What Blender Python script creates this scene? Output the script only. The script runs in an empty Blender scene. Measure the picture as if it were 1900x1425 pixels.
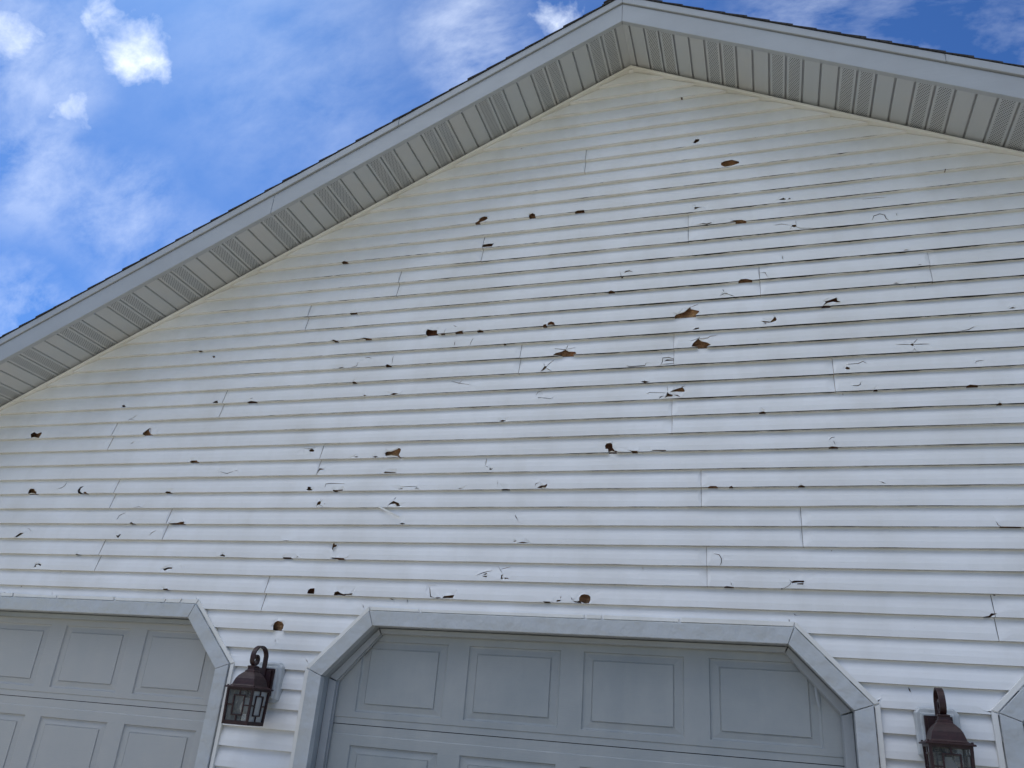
import bpy, bmesh, math, random
from mathutils import Vector, Matrix, noise
from mathutils.geometry import delaunay_2d_cdt

SC = bpy.context.scene
COL = SC.collection
S = 0.1016            # one siding course (4 in) in metres; the house is measured in courses
GZ = 35.3             # the driveway lies this many courses below the reference course


def V(x, y, z):
    return Vector((x * S, y * S, (z + GZ) * S))


# ------------------------------------------------------------------ camera
cam_d = bpy.data.cameras.new('camera')
cam = bpy.data.objects.new('camera', cam_d)
COL.objects.link(cam)
cam_d.sensor_fit = 'HORIZONTAL'
cam_d.sensor_width = 36.0
cam_d.lens = 36.0 * 1487.617 / 1900.0
cam_d.clip_start = 0.05
cam_d.clip_end = 5000.0
YAW, PITCH, ROLL = 0.32391, 0.41000, 0.08318
cy_, sy_, cp_, sp_ = math.cos(YAW), math.sin(YAW), math.cos(PITCH), math.sin(PITCH)
fw = Vector((-sy_ * cp_, cy_ * cp_, sp_))
r0 = Vector((cy_, sy_, 0.0))
u0 = r0.cross(fw)
rt = r0 * math.cos(ROLL) + u0 * math.sin(ROLL)
up = u0 * math.cos(ROLL) - r0 * math.sin(ROLL)
M = Matrix((rt, up, -fw)).transposed().to_4x4()
M.translation = V(6.643, -40.528, -19.261)
cam.matrix_world = M
SC.camera = cam

# ------------------------------------------------------------------ light
SUN_EL, SUN_AZ = math.radians(48.5), math.radians(52.0)      # azimuth measured from +Y towards -X
sun_dir = Vector((-math.sin(SUN_AZ) * math.cos(SUN_EL), math.cos(SUN_AZ) * math.cos(SUN_EL), math.sin(SUN_EL)))
ld = bpy.data.lights.new('sun', 'SUN')
ld.energy = 4.6
ld.angle = math.radians(0.5)
ld.color = (1.0, 0.975, 0.94)
sun = bpy.data.objects.new('sun', ld)
COL.objects.link(sun)
sun.rotation_euler = (-sun_dir).to_track_quat('-Z', 'Y').to_euler()
sun.location = (-12, 10, 20)

SC.view_settings.view_transform = 'Standard'
SC.view_settings.look = 'None'
SC.view_settings.gamma = 1.0
SC.view_settings.exposure = 2.05

# ------------------------------------------------------------------ sky with clouds
W = bpy.data.worlds.new('World')
SC.world = W
W.use_nodes = True
wt = W.node_tree
wt.nodes.clear()


def wn(kind, **kw):
    n = wt.nodes.new(kind)
    for k, v in kw.items():
        setattr(n, k, v)
    return n


def wmath(op, a, b=None, c=None, clamp=False):
    n = wn('ShaderNodeMath', operation=op)
    n.use_clamp = clamp
    for i, s in enumerate((a, b, c)):
        if s is None:
            continue
        if isinstance(s, (int, float)):
            n.inputs[i].default_value = s
        else:
            wt.links.new(s, n.inputs[i])
    return n.outputs[0]


def wnoise(vec, scale, detail, rough=0.6, stretch=None, dist=0.0):
    if stretch:
        mp = wn('ShaderNodeMapping')
        mp.inputs['Rotation'].default_value = stretch[0]
        mp.inputs['Scale'].default_value = stretch[1]
        wt.links.new(vec, mp.inputs[0])
        vec = mp.outputs[0]
    n = wn('ShaderNodeTexNoise')
    n.inputs['Scale'].default_value = scale
    n.inputs['Detail'].default_value = detail
    n.inputs['Roughness'].default_value = rough
    n.inputs['Distortion'].default_value = dist
    wt.links.new(vec, n.inputs['Vector'])
    return n


sky = wn('ShaderNodeTexSky')
sky.sky_type = 'NISHITA'
sky.sun_disc = False
sky.sun_elevation = SUN_EL
sky.sun_rotation = -SUN_AZ
sky.air_density = 1.0
sky.dust_density = 0.3
sky.ozone_density = 2.5
geo = wn('ShaderNodeTexCoord')
dvec = geo.outputs['Generated']
wob = wnoise(dvec, 7.0, 6, 0.62)
sub = wn('ShaderNodeVectorMath', operation='SUBTRACT')
wt.links.new(wob.outputs['Color'], sub.inputs[0])
sub.inputs[1].default_value = (0.5, 0.5, 0.5)
scl = wn('ShaderNodeVectorMath', operation='SCALE')
wt.links.new(sub.outputs[0], scl.inputs[0])
scl.inputs['Scale'].default_value = 0.09
add = wn('ShaderNodeVectorMath', operation='ADD')
wt.links.new(dvec, add.inputs[0])
wt.links.new(scl.outputs[0], add.inputs[1])
wvec = add.outputs[0]


def puff(d, r_in, r_out):
    n = wn('ShaderNodeVectorMath', operation='DISTANCE')
    wt.links.new(wvec, n.inputs[0])
    n.inputs[1].default_value = Vector(d).normalized()
    m = wn('ShaderNodeMapRange', interpolation_type='SMOOTHSTEP')
    wt.links.new(n.outputs['Value'], m.inputs['Value'])
    m.inputs['From Min'].default_value = r_in
    m.inputs['From Max'].default_value = r_out
    m.inputs['To Min'].default_value = 1.0
    m.inputs['To Max'].default_value = 0.0
    return m.outputs[0]


fine = wnoise(dvec, 16.0, 9, 0.62, dist=0.4).outputs['Fac']
broad = wnoise(dvec, 3.2, 6, 0.6).outputs['Fac']
streak = wnoise(dvec, 6.0, 8, 0.62, stretch=((0.5, 0.35, 0.9), (1.0, 3.0, 2.2)), dist=0.15).outputs['Fac']
# heaped clouds: (direction, core radius, outer radius, thickness)
heaps = [((-0.616, 0.473, 0.630), 0.010, 0.058, 0.95), ((-0.604, 0.488, 0.630), 0.005, 0.040, 0.85), ((-0.630, 0.455, 0.630), 0.003, 0.036, 0.8),
         ((-0.674, 0.477, 0.564), 0.008, 0.036, 1.0), ((-0.664, 0.490, 0.562), 0.004, 0.022, 0.8), ((-0.700, 0.400, 0.595), 0.005, 0.05, 0.7),
         ((-0.277, 0.625, 0.730), 0.005, 0.05, 0.45), ((-0.192, 0.635, 0.748), 0.003, 0.04, 0.8)]
veils = [((-0.712, 0.496, 0.497), 0.02, 0.13, 0.36), ((-0.662, 0.569, 0.488), 0.02, 0.11, 0.34), ((-0.624, 0.628, 0.466), 0.02, 0.09, 0.22),
         ((0.061, 0.680, 0.731), 0.02, 0.10, 0.38), ((0.22, 0.66, 0.72), 0.05, 0.34, 0.30), ((-0.47, 0.58, 0.665), 0.03, 0.26, 0.16), ((-0.739, 0.566, 0.365), 0.02, 0.07, 0.42), ((-0.285, 0.632, 0.722), 0.03, 0.11, 0.42), ((-0.69, 0.43, 0.59), 0.02, 0.11, 0.38)]
dens = None
for d, a, b, w in heaps:
    t = wmath('MULTIPLY', puff(d, a, b), w)
    dens = t if dens is None else wmath('MAXIMUM', dens, t)
# ragged edges: the thickness is eaten away by fine noise
dens = wmath('MULTIPLY_ADD', fine, 1.7, wmath('SUBTRACT', dens, 1.22))
dens = wmath('MULTIPLY', wmath('MULTIPLY', dens, 1.35, clamp=True), wmath('MULTIPLY_ADD', fine, 1.1, 0.22, clamp=True))
vd = None
for d, a, b, w in veils:
    t = wmath('MULTIPLY', puff(d, a, b), w)
    vd = t if vd is None else wmath('MAXIMUM', vd, t)
stk = wmath('MULTIPLY_ADD', streak, 3.4, -1.25, clamp=True)
vd = wmath('MULTIPLY', vd, stk, clamp=True)
gen = wmath('MULTIPLY', wmath('MULTIPLY_ADD', broad, 2.5, -1.1, clamp=True), wmath('MULTIPLY', stk, 0.22))
# broken cloud deck on the street side, unseen, added to light the wall
sep = wn('ShaderNodeSeparateXYZ')
wt.links.new(dvec, sep.inputs[0])
deck = wmath('MULTIPLY', wmath('MULTIPLY_ADD', sep.outputs['Y'], -2.6, 0.75, clamp=True), wmath('MULTIPLY_ADD', sep.outputs['Z'], 2.0, -0.75, clamp=True))
deck = wmath('MULTIPLY', deck, wmath('MULTIPLY_ADD', broad, 3.0, -0.7, clamp=True))
deck = wmath('MULTIPLY', deck, wmath('MULTIPLY_ADD', sep.outputs['X'], -0.45, 0.75, clamp=True))
allc = wmath('MAXIMUM', wmath('MAXIMUM', dens, vd), wmath('MAXIMUM', gen, deck))
tint = wn('ShaderNodeMix', data_type='RGBA', blend_type='MULTIPLY')
tint.inputs['Factor'].default_value = 1.0
wt.links.new(sky.outputs[0], tint.inputs['A'])
tint.inputs['B'].default_value = (0.19, 0.338, 0.565, 1.0)
mix = wn('ShaderNodeMix', data_type='RGBA')
wt.links.new(allc, mix.inputs['Factor'])
wt.links.new(tint.outputs['Result'], mix.inputs['A'])
lit = wn('ShaderNodeMix', data_type='RGBA')
wt.links.new(deck, lit.inputs['Factor'])
lit.inputs['A'].default_value = (5.2, 5.7, 6.6, 1.0)
lit.inputs['B'].default_value = (22.5, 23.7, 25.8, 1.0)  # extra-bright colour of the added deck, lights the shaded wall
wt.links.new(lit.outputs['Result'], mix.inputs['B'])
bg = wn('ShaderNodeBackground')
bg.inputs['Strength'].default_value = 0.05
wt.links.new(mix.outputs['Result'], bg.inputs['Color'])
wout = wn('ShaderNodeOutputWorld')
wt.links.new(bg.outputs[0], wout.inputs['Surface'])


# measured damage: course number, then outline points (hundredths of a course)
HOLES='''-3:-4191,-296 -4203,-269 -4195,-254 -4182,-252 -4153,-265 -4121,-253 -4107,-266 -4119,-300;
-3:-3243,-300 -3246,-287 -3227,-275 -3204,-254 -3196,-254 -3175,-300 -3171,-300;
-7:-4055,-700 -4060,-671 -4051,-662 -4011,-666 -4009,-677 -3986,-688 -3982,-700;
-7:-3628,-700 -3641,-679 -3632,-655 -3603,-648 -3624,-665 -3621,-685 -3597,-700;
-7:-3587,-700 -3587,-690 -3562,-691 -3562,-700;
-1:-3478,-93 -3480,-81 -3462,-79 -3448,-94;
-1:-2749,-96 -2733,-84 -2711,-82 -2702,-100;
-1:-2488,-100 -2460,-92 -2417,-100 -2456,-100;
-11:-2433,-1093 -2421,-1081 -2398,-1089 -2398,-1097;
-5:-2814,-500 -2805,-490 -2759,-491 -2752,-500;
-7:-2945,-700 -2938,-691 -2906,-693 -2902,-700;
-9:-3152,-900 -3140,-890 -3121,-900;
-9:-2865,-893 -2846,-896 -2792,-894 -2771,-887 -2741,-888 -2743,-900 -2850,-900;
-10:-4044,-996 -4014,-966 -3980,-964 -3998,-981 -4024,-995;
-12:-3805,-1183 -3808,-1165 -3780,-1161 -3760,-1168 -3753,-1179 -3782,-1168 -3798,-1172 -3796,-1184;
-12:-2820,-1177 -2787,-1166 -2757,-1166 -2753,-1174 -2783,-1176 -2801,-1189;
-11:-3509,-1100 -3499,-1095 -3477,-1100;
-10:-3235,-975 -3213,-978 -3202,-965 -3194,-973 -3207,-982 -3209,-995 -3222,-982;
-13:-2780,-1294 -2743,-1293 -2741,-1300 -2778,-1300;
-2:-4078,-200 -4068,-200 -4064,-200 -4074,-200;
-5:-1443,-491 -1450,-472 -1443,-461 -1411,-461 -1378,-446 -1367,-440 -1354,-446 -1351,-459 -1359,-484 -1346,-500 -1357,-500 -1367,-493;
-11:-1702,-1036 -1705,-1006 -1697,-1003 -1692,-1014 -1676,-1014 -1671,-1024 -1685,-1057;
-5:-1965,-443 -1962,-433 -1946,-431 -1930,-440 -1931,-451 -1953,-452;
-7:-1932,-692 -1922,-682 -1927,-672 -1899,-674 -1904,-682 -1888,-693 -1909,-697;
-7:-1756,-692 -1725,-695 -1689,-690 -1689,-697 -1724,-700 -1751,-700;
-13:-1802,-1295 -1802,-1277 -1789,-1267 -1762,-1264 -1757,-1287 -1758,-1296;
-13:-1635,-1300 -1630,-1283 -1615,-1276 -1598,-1285 -1576,-1292 -1541,-1288 -1522,-1284 -1522,-1295 -1564,-1300 -1604,-1297;
-13:-985,-1296 -978,-1285 -951,-1282 -921,-1276 -928,-1294;
-13:-1032,-1294 -1005,-1292 -990,-1296 -1017,-1300;
-13:-1075,-1235 -1063,-1252 -1054,-1287 -1032,-1295 -1059,-1291;
-6:-1879,-590 -1873,-569 -1873,-555 -1831,-563 -1865,-569 -1868,-579;
-8:-1846,-796 -1842,-769 -1832,-761 -1820,-764 -1819,-782 -1833,-784;
-8:-1384,-794 -1373,-777 -1353,-762 -1318,-774 -1306,-792 -1324,-794 -1337,-780 -1362,-780;
-1:-1655,-95 -1646,-89 -1631,-95 -1643,-100;
-1:-1474,-95 -1449,-88 -1413,-94 -1446,-100;
-5:-1654,-490 -1633,-488 -1616,-492 -1634,-495;
-5:-1526,-491 -1505,-489 -1490,-493 -1508,-500;
-6:-1438,-593 -1432,-586 -1362,-589 -1362,-596 -1430,-596;
-6:-789,-588 -789,-573 -780,-580 -769,-576 -773,-585;
-7:-1343,-694 -1309,-687 -1302,-694;
-7:-1227,-691 -1220,-684 -1199,-692;
-7:-964,-695 -955,-691 -935,-695;
-9:-1294,-895 -1280,-890 -1257,-894 -1276,-900;
-11:-2006,-1100 -2003,-1093 -1946,-1094 -1947,-1100;
-11:-1919,-1095 -1908,-1087 -1899,-1091;
-11:-1688,-1095 -1684,-1091 -1652,-1092 -1604,-1094 -1605,-1100 -1651,-1100;
-12:-774,-1177 -750,-1181 -746,-1173 -766,-1172;
-12:-771,-1168 -754,-1157 -748,-1160 -757,-1167;
-12:-670,-1188 -669,-1166 -658,-1163 -664,-1175 -659,-1188;
-12:-652,-1188 -647,-1180 -632,-1181 -625,-1189 -637,-1185;
-3:-759,-294 -736,-290 -714,-293 -737,-300;
-5:-119,-500 -122,-480 -135,-479 -140,-459 -133,-447 -111,-444 -101,-449 -98,-471 -86,-489 -66,-496 -77,-500;
-7:-505,-695 -495,-687 -482,-680 -464,-680 -450,-670 -449,-681 -456,-694 -480,-696;
-2:211,-160 234,-142 260,-136 278,-134 288,-153 286,-161 243,-161;
-2:180,-193 191,-177 195,-161 208,-174 226,-179 222,-189 196,-190;
-2:150,-200 156,-186 178,-181 161,-190;
-2:226,-175 252,-181 267,-195 243,-186;
-13:-245,-1285 -245,-1271 -237,-1258 -221,-1253 -200,-1256 -189,-1265 -189,-1283 -195,-1297 -213,-1300 -230,-1295;
-13:-276,-1289 -256,-1291 -241,-1285 -230,-1300 -215,-1300 -230,-1300 -247,-1297 -268,-1296;
-5:-7,-490 6,-494 41,-496 37,-500 7,-500;
-5:113,-492 140,-492 191,-494 187,-500 119,-497;
-7:400,-700 412,-694 441,-695 448,-700 420,-700;
-7:504,-700 516,-695 524,-700;
-13:-363,-1296 -362,-1287 -341,-1285 -344,-1292;
-13:-435,-1296 -395,-1296 -397,-1300 -429,-1300;
-12:468,-1200 485,-1200 512,-1200 493,-1200;
-1:49,-91 71,-87 98,-94 72,-100;
-10:-593,-995 -569,-990 -530,-993 -564,-996;
-10:-619,-991 -610,-984 -599,-983 -605,-989;
-2:-538,-156 -516,-156 -514,-162 -535,-162;
-3:623,-300 668,-300 689,-293 700,-300 652,-300;
-11:67,-1100 72,-1100 75,-1100 70,-1100;
-10:271,-1000 283,-1000 294,-1000;
-11:386,-1100 411,-1100 446,-1100 444,-1100 407,-1100;
-12:775,-1168 786,-1163 832,-1161 831,-1169 804,-1169 789,-1171 780,-1174;
-12:800,-1175 827,-1173 830,-1177 826,-1181 800,-1180;
-5:992,-500 1007,-494 1036,-500 1032,-500;
-7:835,-700 849,-693 866,-700;
-4:1349,-400 1367,-400 1370,-400;
-3:1763,-300 1775,-293 1785,-300;
-10:1320,-1000 1341,-1000 1370,-1000 1344,-1000;
-10:1551,-1000 1568,-1000 1582,-1000;
-11:1151,-1100 1162,-1100 1224,-1100 1190,-1100;
-11:1586,-1100 1603,-1100 1622,-1100 1618,-1100 1616,-1100;
-8:1504,-800 1518,-800 1531,-800;
-2:1646,-200 1661,-194 1697,-200 1674,-200;
-9:1202,-900 1207,-900 1208,-900 1204,-900;
-6:1484,-600 1489,-600 1490,-600 1486,-600;
-11:964,-1013 968,-1013 967,-1017 963,-1017;
11:-1077,1100 -1043,1100 -1018,1114 -1009,1139 -987,1147 -962,1138 -960,1124 -981,1111 -1011,1100 -1036,1100 -1068,1100;
11:-688,1100 -678,1100 -678,1122 -656,1127 -637,1116 -636,1100 -652,1100 -677,1100;
9:-977,906 -970,928 -939,929 -901,931 -910,905;
3:-1285,300 -1291,323 -1280,336 -1246,329 -1216,328 -1211,300 -1245,300;
3:-1095,300 -1067,308 -1037,310 -1045,300;
3:-1950,305 -1933,310 -1903,300 -1930,300;
3:-1750,304 -1710,306 -1666,300 -1708,300;
3:-952,300 -934,307 -913,300;
9:-1982,900 -1963,907 -1938,900 -1966,900;
1:-1866,106 -1837,111 -1815,106 -1845,100;
1:-1535,100 -1522,110 -1497,100;
3:-507,304 -503,321 -487,329 -467,320 -460,300;
3:-536,300 -527,311 -513,311 -512,300;
11:-379,1100 -360,1109 -316,1106 -318,1100 -349,1100;
10:357,1020 359,1035 416,1029 386,1025 363,1017;
9:366,907 401,913 427,908 453,915 455,907 427,900 397,907;
9:555,904 582,912 625,911 650,900 624,900 590,900;
6:-57,619 -49,634 -26,638 -1,621 -24,626 -41,625;
5:591,500 606,513 635,509 667,500 663,500 618,500;
4:486,412 505,431 529,431 533,422 513,424;
3:236,300 244,315 265,322 290,327 311,349 324,357 328,345 374,327 372,317 353,300 316,300 274,300;
2:701,237 719,233 750,232 763,244 776,266 784,243 778,233 754,225 719,225;
2:714,219 730,220 726,214;
2:335,208 352,219 371,222 371,213 352,211;
1:328,105 338,125 354,144 365,155 379,141 415,124 433,110 411,100 362,100;
1:-463,103 -447,120 -411,123 -390,137 -371,125 -330,117 -322,104 -341,100 -409,100;
0:-534,0 -518,21 -508,38 -495,36 -497,23 -512,10;
0:176,27 193,40 228,35 233,28 197,30;
0:156,93 162,88 164,80;
-1:48,-91 73,-88 103,-95 74,-100;
5:-150,500 -133,509 -112,500 -132,500;
10:833,1023 861,1030 878,1020 862,1015;
10:882,1015 895,1029 903,1016;
8:893,830 901,842 920,840 921,826 909,820;
3:1019,300 1037,319 1034,332 1063,338 1095,348 1097,332 1114,318 1094,315 1074,324 1045,316;
0:1420,44 1432,50 1438,39 1430,33;
-1:1102,-70 1111,-62 1126,-70 1123,-79 1109,-79;
8:1965,800 1979,800 1979,800 1970,800;
10:1826,1000 1846,1000 1843,1000;
6:1446,605 1463,612 1486,606;
5:1502,508 1518,511 1533,507;
4:1373,405 1394,411 1412,404;
2:1887,213 1906,218 1922,212 1904,210;
3:1483,387 1486,386 1484,379 1481,380;
11:1712,1107 1717,1107 1716,1100 1711,1100;
13:519,1319 520,1343 542,1356 583,1356 624,1336 625,1319 582,1307 541,1305;
15:355,1525 371,1553 393,1551 393,1531 371,1520;
16:1153,1600 1161,1600 1162,1600 1154,1600;
16:-780,1681 -770,1679 -768,1668 -778,1670;
19:-188,1900 -179,1900 -178,1900 -188,1900;
19:280,1903 294,1900 296,1900 284,1900;
17:339,1700 361,1700 361,1700;
-15:-1975,-1500 -1984,-1475 -1978,-1458 -1959,-1449 -1933,-1454 -1917,-1470 -1915,-1489 -1921,-1500;
-13:1554,-1300 1566,-1300 1587,-1295 1596,-1284 1619,-1285 1600,-1294 1593,-1300;
-15:1154,-1500 1188,-1500 1248,-1500 1195,-1500;
-14:777,-1311 787,-1318 792,-1321 781,-1319;
-13:853,-1300 864,-1300 862,-1300 855,-1300;
-13:967,-1300 988,-1300 1009,-1300;
-12:466,-1200 480,-1196 511,-1200;
1:-3577,100 -3567,100 -3564,100 -3574,100;
0:-2838,0 -2830,0 -2828,0 -2836,0;
2:-2842,251 -2831,255 -2818,248 -2824,238 -2836,241;
-13:-653,-1300 -631,-1300 -621,-1300 -624,-1300 -636,-1300;
-14:-2783,-1360 -2768,-1364 -2757,-1375 -2769,-1379'''
CRACKS='''-2:-3395,-198 -3380,-187 -3361,-185 -3341,-196;
-2:-3358,-177 -3338,-162;
-7:-3810,-665 -3785,-662 -3766,-646 -3767,-624;
-9:-3256,-872 -3251,-850 -3237,-839 -3218,-831;
-10:-2976,-971 -2966,-957 -2947,-945;
-10:-3974,-932 -3947,-939 -3923,-956 -3913,-973;
-6:-2587,-548 -2574,-573;
-6:-2560,-571 -2511,-582 -2472,-569;
-6:-2459,-564 -2442,-562 -2432,-581;
-6:-2708,-510 -2703,-538;
-12:-2699,-1151 -2679,-1166 -2671,-1181;
-8:-3154,-798 -3113,-791 -3092,-795;
-4:-3319,-361 -3303,-349;
-3:-3140,-266 -3122,-297;
-1:-2466,-76 -2447,-73;
-5:-2003,-427 -1959,-430 -1928,-422;
-7:-1809,-673 -1808,-655 -1774,-652 -1687,-655;
-8:-1825,-744 -1823,-761;
-8:-1348,-752 -1343,-740;
-8:-1822,-785 -1797,-795;
-6:-815,-557 -816,-514;
-6:-814,-562 -799,-570;
-12:-802,-1169 -768,-1155 -728,-1145;
-12:-696,-1116 -679,-1140 -663,-1157;
-12:-680,-1137 -628,-1121;
-1:-1068,-26 -1029,-42 -965,-55;
-1:-1034,-43 -1017,-21;
-9:-621,-846 -605,-867;
-7:-1306,-678 -1222,-677;
-10:-2021,-997 -1983,-997;
-7:-735,-653 -735,-675;
-2:-549,-136 -540,-118 -518,-110;
-2:-535,-158 -458,-168;
-2:87,-163 98,-157 182,-163;
-2:192,-112 197,-159;
-2:269,-131 288,-122;
-7:-516,-680 -513,-669 -502,-666;
-13:-341,-1266 -343,-1280;
-13:-287,-1272 -280,-1286;
-12:499,-1178 500,-1192;
-9:-619,-842 -598,-879;
-12:70,-1104 72,-1124;
-11:424,-1038 447,-1044 457,-1063 456,-1083 448,-1100;
-2:-271,-200 -269,-200;
-12:767,-1158 775,-1168 771,-1179 759,-1189 744,-1198 728,-1200;
-9:1676,-877 1679,-891 1690,-900 1709,-900 1773,-900;
-5:998,-457 1009,-446 1022,-445;
-2:1132,-171 1155,-173 1167,-166 1169,-153;
-13:1618,-1202 1627,-1202 1628,-1204;
-5:1017,-465 1020,-483;
-7:1213,-682 1228,-690;
-3:1080,-203 1083,-215;
3:-1190,300 -1165,300 -1161,324;
3:-1109,352 -1089,340;
2:-986,202 -981,228 -972,253;
1:-1761,105 -1731,110 -1730,131;
1:-1490,116 -1493,167;
2:-1086,212 -1088,236;
-1:-1088,-20 -1037,-39 -967,-55;
-1:-1032,-39 -1020,-26;
1:-1687,168 -1666,171 -1644,164;
6:-80,630 -74,600 -65,600;
4:533,422 574,400;
3:324,356 366,376;
1:326,143 363,154 416,155 428,166 461,169;
1:365,155 375,168;
1:-454,150 -399,138 -336,147;
1:-384,140 -379,169;
0:-501,32 -460,77;
0:-496,24 -466,3;
0:-510,38 -515,59;
0:160,5 168,24 170,49 201,52 230,40 230,13;
0:160,8 230,9;
0:-27,10 -12,4 72,6 79,23;
5:707,543 738,541 747,514;
7:597,798 624,780;
10:359,1057 346,1054;
4:505,460 511,441;
9:1282,971 1350,971 1393,964;
8:808,852 842,856 898,837;
8:920,838 920,878;
8:919,824 940,811 996,805;
8:895,830 885,806;
8:1315,819 1327,847 1359,858 1381,845 1385,821 1397,806;
8:1442,851 1441,831;
0:1366,49 1420,44;
0:1434,47 1459,77;
0:1437,43 1502,41;
0:1429,6 1436,19 1444,5;
-1:1120,-48 1167,-47 1191,-34 1205,-47;
-1:1698,-80 1706,-69 1733,-66;
1:1712,192 1723,198;
1:1665,104 1694,107 1722,123;
6:835,642 834,620;
3:-3035,336 -3017,302 -2946,300;
-16:-1955,-1543 -1948,-1569;
-14:-3614,-1323 -3592,-1364;
-14:-2534,-1336 -2519,-1361;
-17:-2212,-1647 -2211,-1677;
-13:-3599,-1203 -3593,-1222;
-14:-3889,-1302 -3873,-1309;
-14:-3994,-1347 -3916,-1368;
-13:-2777,-1298 -2742,-1297;
-14:-1451,-1344 -1440,-1363;
-17:-1745,-1642 -1725,-1660;
-14:-1199,-1303 -1191,-1324;
-14:-1305,-1302 -1273,-1313;
-14:755,-1339 755,-1369;
-17:1092,-1683 1112,-1667;
-17:1525,-1688 1549,-1691;
-17:1234,-1610 1238,-1629;
-13:1623,-1202 1623,-1206'''
LAPS=[(-7, -20.79), (-7, 16.1), (-6, -33.24), (-6, 3.86), (-5, -28.75), (-5, 8.39), (-4, -33.44), (-4, 3.66), (-3, -18.78), (-2, -34.97), (-2, 2.19), (-1, -26.73), (-1, 10.46), (0, -6.63), (0, 2.31), (2, -21.63), (2, 7.07), (2, 15.67), (3, -15.32), (4, -9.73), (4, 3.19), (7, -3.27)]

# ------------------------------------------------------------------ materials
def mat(name):
    m = bpy.data.materials.new(name)
    m.use_nodes = True
    nt = m.node_tree
    b = nt.nodes['Principled BSDF']
    return m, nt, b


def nd(nt, kind, **kw):
    n = nt.nodes.new(kind)
    for k, v in kw.items():
        setattr(n, k, v)
    return n


def tex_noise(nt, scale, detail=5, rough=0.55, sc3=None, coord='Object'):
    tc = nd(nt, 'ShaderNodeTexCoord')
    out = tc.outputs[coord]
    if sc3:
        mp = nd(nt, 'ShaderNodeMapping')
        mp.inputs['Scale'].default_value = sc3
        nt.links.new(out, mp.inputs[0])
        out = mp.outputs[0]
    n = nd(nt, 'ShaderNodeTexNoise')
    n.inputs['Scale'].default_value = scale
    n.inputs['Detail'].default_value = detail
    n.inputs['Roughness'].default_value = rough
    nt.links.new(out, n.inputs['Vector'])
    return n.outputs['Fac']


def ramp(nt, fac, stops):
    r = nd(nt, 'ShaderNodeValToRGB')
    els = r.color_ramp.elements
    while len(els) < len(stops):
        els.new(0.5)
    for e, (p, c) in zip(els, stops):
        e.position = p
        e.color = (c[0], c[1], c[2], 1.0)
    nt.links.new(fac, r.inputs[0])
    return r.outputs[0]


def mixc(nt, fac, a, b, mode='MIX'):
    m = nd(nt, 'ShaderNodeMix', data_type='RGBA', blend_type=mode)
    if isinstance(fac, float):
        m.inputs['Factor'].default_value = fac
    else:
        nt.links.new(fac, m.inputs['Factor'])
    for key, v in (('A', a), ('B', b)):
        if isinstance(v, tuple):
            m.inputs[key].default_value = (v[0], v[1], v[2], 1.0)
        else:
            nt.links.new(v, m.inputs[key])
    return m.outputs['Result']


def bump(nt, b, h, dist, strength=1.0, prev=None):
    n = nd(nt, 'ShaderNodeBump')
    n.inputs['Distance'].default_value = dist
    n.inputs['Strength'].default_value = strength
    nt.links.new(h, n.inputs['Height'])
    if prev is not None:
        nt.links.new(prev, n.inputs['Normal'])
    nt.links.new(n.outputs[0], b.inputs['Normal'])
    return n.outputs[0]


def painted(name, base, stain, rough, wav=0.004, wav_scale=1.6, grain=0.0006, grain_sc=(6, 6, 120), amount=0.5, speck=True):
    m, nt, b = mat(name)
    big = tex_noise(nt, 2.3, 6, 0.62)
    streak = tex_noise(nt, 7.0, 5, 0.6, (1.0, 1.0, 0.22))
    c = mixc(nt, ramp(nt, big, [(0.38, (0, 0, 0)), (0.72, (amount,) * 3)]), base, stain)
    c = mixc(nt, ramp(nt, streak, [(0.5, (0, 0, 0)), (0.78, (amount * 0.55,) * 3)]), c, stain)
    if speck:
        sp = tex_noise(nt, 95.0, 3, 0.7)
        c = mixc(nt, ramp(nt, sp, [(0.69, (0, 0, 0)), (0.76, (0.35,) * 3)]), c, (0.22, 0.19, 0.15))
    nt.links.new(c, b.inputs['Base Color'])
    b.inputs['Roughness'].default_value = rough
    b.inputs['Specular IOR Level'].default_value = 0.35
    n1 = bump(nt, b, tex_noise(nt, wav_scale, 3, 0.5), wav)
    bump(nt, b, tex_noise(nt, 9.0, 5, 0.6, grain_sc), grain, 1.0, n1)
    return m


M_SIDING = painted('vinyl_siding', (0.755, 0.755, 0.745), (0.56, 0.54, 0.49), 0.42, 0.010, 2.2, 0.0006, (0.7, 4, 14), 0.45)
M_TRIM = painted('wrapped_aluminium', (0.46, 0.475, 0.475), (0.40, 0.41, 0.40), 0.32, 0.020, 9.0, 0.0008, (6, 6, 6), 0.5)
M_FASCIA = painted('painted_fascia', (0.35, 0.37, 0.39), (0.30, 0.31, 0.32), 0.40, 0.014, 2.2, 0.0008, (1, 6, 6), 0.45)
M_CHAN = painted('white_channel', (0.74, 0.73, 0.69), (0.55, 0.53, 0.47), 0.45, 0.004, 4.0, 0.0004, (3, 3, 3), 0.6)
M_DOOR = painted('door_steel', (0.285, 0.308, 0.308), (0.42, 0.42, 0.40), 0.5, 0.004, 2.0, 0.0011, (1.2, 6, 26), 0.5, speck=False)
M_DOORL = painted('glare_door_steel', (0.38, 0.385, 0.372), (0.44, 0.43, 0.40), 0.5, 0.004, 2.0, 0.0014, (1.2, 6, 26), 0.6, speck=False)  # left door: sun glare put into a lighter, warmer base colour
M_JAMB = painted('jamb_shade_paint', (0.33, 0.35, 0.36), (0.22, 0.23, 0.23), 0.5, 0.006, 8.0, 0.0008, (6, 6, 6), 0.5)  # darker than the casing: shade of the recess put into the colour
M_SOFF = painted('soffit_vinyl', (0.42, 0.445, 0.465), (0.46, 0.45, 0.43), 0.55, 0.004, 3.0, 0.0004, (5, 1, 5), 0.6)


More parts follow.
